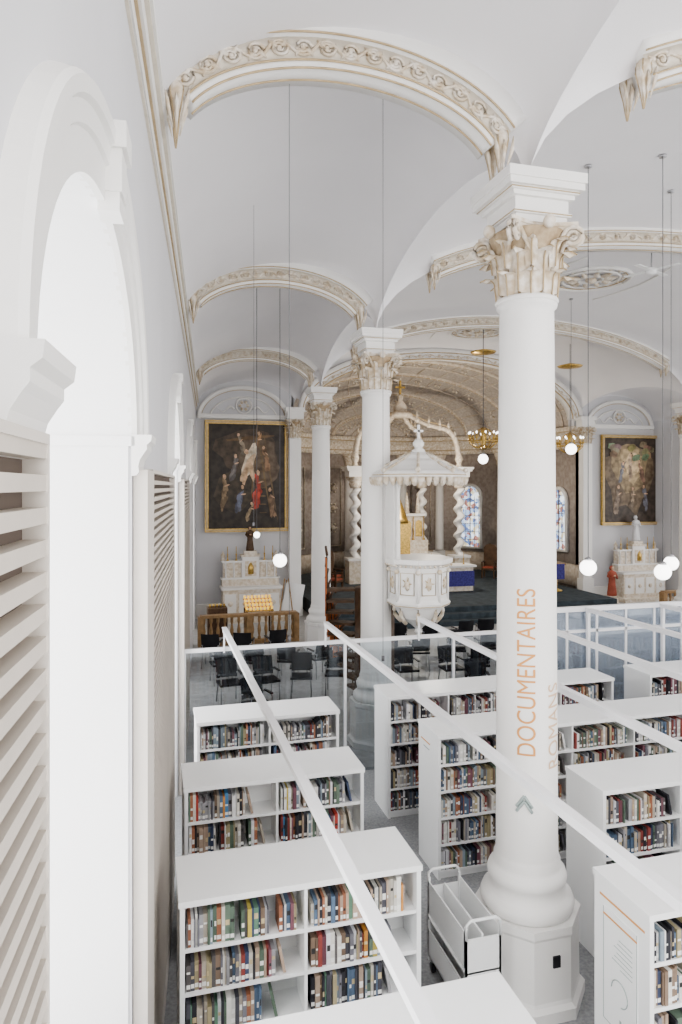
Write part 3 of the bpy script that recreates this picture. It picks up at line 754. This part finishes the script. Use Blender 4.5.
I+=[(.02,.25,.13,.38,-.3,(.56,.48,.37)),(.10,.32,.08,.30,-.4,(.64,.56,.43)),(.02,.18,.09,.28,-.45,(.55,.40,.26)),(.12,.10,.07,.2,.2,(.50,.35,.22)),(-.05,-.02,.05,.2,-.2,(.50,.34,.21)),(-.02,.47,.06,.05,0,fl)]
I+=figure(-.35,.15,.40,.3,(.18,.16,.15)); I+=figure(.28,-.25,.55,.05,(.50,.07,.04),.55,.45); I+=figure(-.2,-.45,.42,.4,(.14,.15,.20)); I+=figure(-.6,-.3,.5,.1,(.30,.21,.12)); I+=figure(.65,-.5,.42,-.2,(.27,.17,.10)); I+=figure(.05,-.7,.3,.5,(.36,.27,.17))
painting('oil_painting',3.34,24.94,5.05,2.75,3.75,I,(.035,.026,.02))
I2=[(0,.1,.9,.85,0,(.15,.11,.07)),(0,.3,.7,.6,0,(.25,.19,.11)),(.0,.35,.45,.42,0,(.38,.29,.17)),(.05,.38,.28,.28,0,(.56,.43,.26))]
I2+=figure(0,.30,.5,.1,(.50,.37,.26)); I2+=figure(-.35,.15,.42,.4,(.24,.24,.27)); I2+=figure(.42,.2,.42,-.4,(.34,.20,.14)); I2+=figure(-.5,-.45,.5,.2,(.26,.20,.15)); I2+=figure(.05,-.45,.42,.2,(.38,.29,.2)); I2+=figure(.55,-.45,.5,-.2,(.17,.17,.2))
for q in range(14): I2.append((random.uniform(-.8,.8),random.uniform(.5,.88),.15,.08,random.uniform(-.5,.5),tuple(c*random.uniform(.6,1.2) for c in (.26,.2,.13))))
painting('oil_painting.001',19.55,24.94,4.95,2.6,3.55,I2,(.06,.045,.035))
mb=MB([M_red,M_skin,M_altar]); mb.lathe([(.3,0),(.3,.1),(.24,.15),(.24,.35),(.28,.40)],8,m=M_altar,smooth=False); robed(mb,(0,0,.4),1.15,M_red,M_skin); mb.build('saint_statue',(17.45,23.3,0))

# high altar with baldachin
mb=MB([M_altar,M_gilt,M_goldline,M_gold,M_colw,M_marble,M_aperib])
def twist(x,y):
    mb.box(x-.35,x+.35,y-.35,y+.35,.5,1.5,M_altar); mb.box(x-.4,x+.4,y-.4,y+.4,1.5,1.6,M_colw)
    vs=[];fs=[];n=14;K=60
    for i in range(K+1):
        z=1.6+3.0*i/K; a=i/K*2*pi*5; ox=.09*math.cos(a);oy=.09*math.sin(a)
        for k in range(n): q=2*pi*k/n; vs.append((x+ox+.17*math.cos(q),y+oy+.17*math.sin(q),z))
    for i in range(K):
        for k in range(n): j=(k+1)%n; fs.append((i*n+k,i*n+j,(i+1)*n+j,(i+1)*n+k))
    mb.add(vs,fs,M_colw,True)
    mb.lathe([(.2,4.6),(.28,4.8),(.24,4.85),(.4,5.05),(.42,5.1)],12,(x,y,0),M_gilt,fold=.1,nf=6)
    for h,z0,z1 in ((.36,5.1,5.35),(.45,5.35,5.45),(.5,5.45,5.55)): mb.box(x-h,x+h,y-h,y+h,z0,z1,M_colw)
    mb.lathe([(.18,5.55),(.1,5.7),(.2,5.9),(.12,6.1),(.02,6.3)],10,(x,y,0),M_gilt)
TW=[(8.5,28.6),(13.4,28.6),(9.5,30.6),(12.4,30.6)]
for t in TW: twist(*t)
for (x0,y0),(x1,y1) in ((TW[0],TW[2]),(TW[1],TW[3]),(TW[2],TW[3])):
    mb.tube([Vector((x0,y0,5.3)),Vector((x1,y1,5.3))],.14,6,M_colw)
for x,y in TW:
    pts=[];cx,cy=10.95,29.6
    for i in range(21):
        t=i/20
        pts.append((x+(cx-x)*(1-math.cos(t*pi/2))*.93,y+(cy-y)*(1-math.cos(t*pi/2))*.93,5.6+2.4*math.sin(t*pi*.5)+.3*math.sin(t*pi*2)))
    mb.tube(pts,[.13-.05*i/20 for i in range(21)],8,M_aperib)
    mb.tube([(p[0],p[1],p[2]+.16) for p in pts],.03,5,M_goldline)
    for k in range(2,19,3): 
        mb.sphere(pts[k],.13,6,M_gilt); mb.lathe([(.05,.1),(.07,.2),(.01,.42)],6,pts[k],M_gilt)
mb.lathe([(.5,7.8),(.6,7.9),(.5,8.05),(.3,8.1),(.34,8.3),(.1,8.6),(.15,8.75),(.02,8.9)],12,(10.95,29.6,0),M_aperib)
mb.box(10.91,10.99,29.56,29.64,8.8,9.5,M_gold); mb.box(10.72,11.18,29.56,29.64,9.15,9.23,M_gold)
mb.box(9.2,12.7,29.3,30.3,.5,1.5,M_altar); mb.box(9.1,12.8,29.2,30.3,1.5,1.6,M_colw); mb.box(9.5,12.4,29.8,30.3,1.6,2.2,M_altar)
mb.box(9.6,12.3,30.1,30.3,2.2,3.3,M_altar); mb.box(9.5,12.4,30.0,30.35,3.3,3.42,M_colw)
for q in range(5):
    xx=9.85+q*.55
    mb.prism([(xx-.16,2.35),(xx+.16,2.35)]+[(xx+.16*math.cos(pi*i/8),2.95+.16*math.sin(pi*i/8)) for i in range(9)],30.06,30.1,M_gold)
    mb.lathe([(.14,3.42),(.1,3.6),(.12,3.65),(.02,4.4)],8,(xx,30.2,0),M_gilt)
mb.box(10.5,11.4,29.5,30.2,1.6,3.0,M_gold); mb.lathe([(.5,3.0),(.45,3.2),(.3,3.6),(.1,4.1),(.05,4.7)],8,(10.95,29.85,0),M_gold)
for k in range(6):
    mb.lathe([(.08,2.2),(.03,2.3),(.03,2.7),(.05,2.72),(.02,2.75),(.02,3.3)],8,(9.65+k*.52,29.95,0),M_gold)
mb.build('high_altar')
mb=MB([M_altar,M_purple,M_colw,M_gold]); mb.box(-.95,.95,-.35,.35,0,.95,M_altar); mb.box(-1.05,1.05,-.45,.45,.95,1.03,M_colw); mb.box(-.98,.98,-.40,-.36,.2,.8,M_purple)
for x in (-.7,.7): mb.lathe([(.06,1.03),(.02,1.08),(.02,1.25),(.03,1.27),(.012,1.3),(.012,1.5)],8,(x,0,0),M_gold)
mb.build('altar_table',(11.5,25.6,.51))
mb=MB([M_gold,M_purple,M_wood]); mb.lathe([(.25,0),(.25,.05),(.05,.1),(.05,1.0),(.12,1.05)],10,m=M_gold); mb.box(-.3,.3,-.25,.2,1.05,1.12,M_wood); mb.box(-.22,.22,-.27,-.25,.5,1.1,M_purple); mb.build('lectern',(15.6,24.3,.51))
def sanct_chair(name,x,y,rz):
    mb=MB([M_dkwood,M_red]); mb.box(-.3,.3,-.28,.28,.38,.46,M_dkwood); mb.box(-.26,.26,-.26,.2,.46,.52,M_red); mb.box(-.3,.3,.22,.28,.46,1.35,M_dkwood)
    mb.prism([(-.3,1.35),(.3,1.35),(.2,1.48),(0,1.55),(-.2,1.48)],.22,.28,M_dkwood)
    for a in (-.27,.27):
        mb.box(a-.03,a+.03,-.27,-.21,0,.7,M_dkwood); mb.box(a-.03,a+.03,.22,.28,0,.4,M_dkwood); mb.box(a-.035,a+.035,-.28,.25,.7,.74,M_dkwood)
    mb.build(name,(x,y,.51),rz)
for i,(x,y,r) in enumerate(((7.0,26.5,.8),(7.3,27.6,.7),(14.9,28.6,-.7),(15.6,27.5,-.8))): sanct_chair('sanctuary_chair' if i==0 else 'sanctuary_chair.%03d'%i,x,y,r)

def balustrade(name,x,y,L):
    mb=MB([M_wood,M_dkwood])
    mb.box(0,L,-.1,.1,0,.12,M_wood); mb.box(-.02,L+.02,-.13,.13,.82,.90,M_wood)
    n=int(L/.2)
    for i in range(n):
        mb.lathe([(.05,.12),(.05,.18),(.025,.22),(.05,.36),(.055,.42),(.025,.6),(.045,.68),(.045,.82)],10,(.1+i*(L-.2)/(n-1),0,0),M_wood)
    for xx in (0,L/2,L): mb.box(xx-.08,xx+.08,-.12,.12,0,.86,M_wood)
    return mb.build(name,(x,y,0))
balustrade('communion_rail',1.4,20.6,2.85); balustrade('communion_rail.001',17.9,21.0,2.6)
mb=MB([M_dkwood,M_candle,M_gold]); 
for r_ in range(4):
    mb.box(-.45,.45,r_*.16,r_*.16+.15,.75+r_*.10,.78+r_*.10,M_gold)
    for k in range(8): mb.lathe([(.03,0),(.04,.1),(.035,.1)],8,(-.40+k*.114,r_*.16+.07,.78+r_*.10),M_candle)
for x in (-.4,.4):
    for y in (.05,.55): mb.box(x-.03,x+.03,y-.03,y+.03,0,.8,M_dkwood)
mb.build('votive_candle_stand',(3.3,21.6,0))
mb=MB([M_dkwood,M_candle,M_gold]); mb.box(-.3,.3,-.25,.25,0,.9,M_dkwood)
for k in range(5): mb.lathe([(.03,0),(.04,.1),(.035,.1)],8,(-.22+k*.11,0,.9),M_gold)
mb.build('offering_box',(2.0,21.9,0))
mb=MB([M_wood,M_shelf]); R=Matrix.Rotation(-.2,4,'X')
mb.box(-.3,.3,-.02,.02,.75,1.65,M_shelf,M=R@Matrix.Rotation(.18,4,'Y'))
for x in (-.3,.3): mb.tube([(x,-.05,0),(x*.2,.3,1.75)],.02,6,M_wood)
mb.tube([(0,.75,0),(0,.3,1.7)],.02,6,M_wood); mb.build('easel_board',(4.1,21.4,0),-.25)

# ---------------------------------------------------------------- chairs
mb=MB([M_black,M_steel])
mb.box(-.24,.24,-.22,.22,.43,.48,M_black)
vs=[];fs=[]
for i in range(6):
    for j in range(5):
        s_=-1+2*j/4; t=i/5; vs.append((s_*.23,.22+.09*t-.05*s_*s_+.03,.52+.38*t))
for i in range(5):
    for j in range(4): a=i*5+j; fs.append((a,a+1,a+6,a+5))
mb.add(vs,fs,M_black,True); mb.add([(x,y+.02,z) for x,y,z in vs],fs,M_black,True)
for sx in (-1,1):
    mb.tube([(sx*.22,-.22,0),(sx*.22,-.2,.64),(sx*.23,.1,.66),(sx*.22,.25,.6)],.014,6,M_steel); mb.tube([(sx*.22,.28,0),(sx*.2,.2,.44),(sx*.2,.26,.6)],.014,6,M_steel)
    mb.box(sx*.23-.025,sx*.23+.025,-.18,.15,.655,.68,M_black)
ch=mb.build('armchair',(2.0,13.4,0),.3); k=1
for yy in (13.4,15.0,16.6,18.2):
    for xx in (1.6,2.4,3.2,4.0,5.8,6.7,7.6,8.5,9.4):
        if xx==1.6 and yy<14: continue
        if (xx,yy)==(2.4,13.4): continue
        if abs(xx-colx(yy))<.7 and min(abs(yy-12.07),abs(yy-19.43))<1.3: continue
        if yy<14.6 and 3.0<xx<6.2: continue
        linked(ch,'armchair.%03d'%k,(xx+random.uniform(-.08,.08),yy+random.uniform(-.15,.15),0),random.choice((0,0,pi,pi))+random.uniform(-.4,.4)); k+=1

# ---------------------------------------------------------------- pendants, chandelier, medallions, fan
CY,SY=math.cos(math.radians(15.4)),math.sin(math.radians(15.4))
def site(lat,d): return (CY*lat+SY*d,-SY*lat+CY*d)
def pend(name,lat,d,z,r):
    x,y=site(lat,d); zt=vault_z(x,y)-.01
    e=bpy.data.objects.new(name,None); bpy.context.collection.objects.link(e); e.location=(x,y,z)
    mb=MB([M_globe,M_cord,M_steel]); mb.sphere((0,0,0),r,16,M_globe); mb.lathe([(r*.45,r*.85),(r*.4,r*1.15),(.012,r*1.3)],12,m=M_steel); mb.tube([(0,0,r*1.2),(0,0,zt-z+.0)],.006,5,M_cord)
    mb.lathe([(.06,zt-z-.03),(.06,zt-z)],10,m=M_steel)
    mb.build('globe_and_cord',parent=e)
for i,(a,b,c,r) in enumerate([(-1.15,13.0,3.3,.13),(3.94,11.0,3.4,.13),(5.13,11.0,3.33,.13),(5.98,12.5,3.3,.13),(4.53,22.0,5.56,.16),(6.67,20.0,5.77,.16),(-1.55,12.7,3.8,.06)]):
    pend('pendant_lamp' if i==0 else 'pendant_lamp.%03d'%i,a,b,c,r)
def chandelier(name,lat,d,z,R=.65):
    x,y=site(lat,d); zt=vault_z(x,y)-z-.01; mb=MB([M_gold,M_globe,M_cord])
    mb.tube([(0,0,.3),(0,0,zt)],.012,5,M_cord); mb.lathe([(.02,-.35),(.1,-.25),(.05,-.1),(.12,0),(.06,.15),(.1,.3),(.02,.45)],12,m=M_gold)
    mb.lathe([(.02,zt-.9),(.4,zt-.85),(.45,zt-.8),(.02,zt-.7)],20,m=M_gold)
    mb.tube([(R*math.cos(a*pi/16),R*math.sin(a*pi/16),-.05) for a in range(33)],.02,6,M_gold)
    for i in range(10):
        a=i*pi/5; c,s_=math.cos(a),math.sin(a)
        mb.tube([(0,0,-.15),(R*.5*c,R*.5*s_,-.28),(R*.95*c,R*.95*s_,-.1),(R*c,R*s_,.05)],.018,6,M_gold)
        mb.lathe([(.02,.03),(.06,.07),(.02,.09),(.018,.2)],8,(R*c,R*s_,0),M_gold); mb.sphere((R*c,R*s_,.25),.03,6,M_globe,(1,1,1.5))
        mb.tube([(R*c,R*s_,-.05),(R*.6*c,R*.6*s_,.3),(0,0,.45)],.01,4,M_gold)
    mb.build(name,(x,y,z))
chandelier('chandelier',4.95,24.0,6.3,.5); chandelier('chandelier.001',8.3,25.0,6.2,.45)
for i,y in enumerate((8.9,15.75,22.2)):
    mb=MB([M_colw,M_gilt,M_goldline]); 
    for r,t,m in ((1.0,.05,M_colw),(.9,.015,M_goldline),(.72,.035,M_colw),(.3,.04,M_colw)):
        mb.tube([(r*math.cos(a*pi/24),r*math.sin(a*pi/24),-.03) for a in range(49)],t,6,m)
    for a in range(16): mb.sphere((.82*math.cos(a*pi/8),.82*math.sin(a*pi/8),-.02),.05,6,M_gilt,(1,1,.6))
    for a in range(10):
        q=a*pi/5; mb.tube([(.3*math.cos(q),.3*math.sin(q),-.03),(.48*math.cos(q),.48*math.sin(q),-.06),(.66*math.cos(q),.66*math.sin(q),-.03)],[.03,.07,.01],6,M_gilt)
    mb.sphere((0,0,-.05),.15,8,M_gilt,(1,1,.6))
    for sx in (-1,1): mb.tube([(sx*(1.2+.3*math.sin(t*pi/12)),-1.6+3.2*t/12,-.05) for t in range(13)],.03,5,M_colw)
    mb.build('ceiling_medallion' if i==0 else 'ceiling_medallion.%03d'%i,(AX,y,ZS+NR+.28))
x,y=site(7.2,16.0); zt=vault_z(x,y); mb=MB([M_shelf,M_steel]); mb.tube([(0,0,0),(0,0,zt-9.72)],.02,6,M_steel); mb.lathe([(.05,-.12),(.12,-.08),(.12,.02),(.04,.05)],12,m=M_shelf)
for a in range(4): mb.box(.1,.65,-.06,.06,-.03,-.015,M_shelf,M=Matrix.Rotation(a*pi/2+.4,4,'Z'))
mb.build('ceiling_fan',(x,y,9.72))
for i,(lat,d,zb_) in enumerate(((.42,6.9,3.0),(-1.2,9.5,4.2),(-.45,6.0,3.4))):
    x,y=site(lat,d); mb=MB([M_cord]); zt=vault_z(x,y)-.01
    mb.tube([(0,0,zt),(0,0,zb_)],.0025,5,M_cord); mb.lathe([(.016,zb_-.05),(.016,zb_)],6,m=M_cord)
    mb.build('suspension_cable' if i==0 else 'suspension_cable.%03d'%i,(x,y,0))

# ---------------------------------------------------------------- light
w=bpy.data.worlds.new('sky_world'); bpy.context.scene.world=w; w.use_nodes=True
bg=w.node_tree.nodes['Background']; bg.inputs[0].default_value=(1.0,.98,.965,1); bg.inputs[1].default_value=3.2
def pt(name,loc,e,col=(1,.95,.88),r=.15):
    l=bpy.data.lights.new(name,'POINT'); l.energy=e; l.color=col; l.shadow_soft_size=r
    o=bpy.data.objects.new(name,l); bpy.context.collection.objects.link(o); o.location=loc
pt('sanctuary_fill',(11.2,26.5,5.4),480,(1,.90,.76));  # added fill light without a fixture, lightens the apse
for i,(c,r) in enumerate(opens[:2]):
    l=bpy.data.lights.new('window_daylight','AREA'); l.shape='RECTANGLE'; l.size=4.6; l.size_y=2.3; l.energy=110; l.color=(.97,.98,1)
    o=bpy.data.objects.new('window_daylight',l); bpy.context.collection.objects.link(o)
    o.matrix_world=WM@Matrix.Translation((-1.32,c,3.3))@Matrix.Rotation(-pi/2,4,'Y')
try: bpy.context.scene.view_settings.look='AgX - Medium High Contrast'
except Exception as e: print(e)
# camera
cam=bpy.data.cameras.new('camera'); co=bpy.data.objects.new('camera',cam); bpy.context.collection.objects.link(co)
co.location=(0,0,4.7); co.rotation_euler=(pi/2,0,-math.radians(15.4)); cam.sensor_width=36; cam.sensor_fit='AUTO'
cam.lens=36*690/1024; cam.shift_y=-26/1024; cam.clip_start=.05; cam.clip_end=200
bpy.context.scene.camera=co
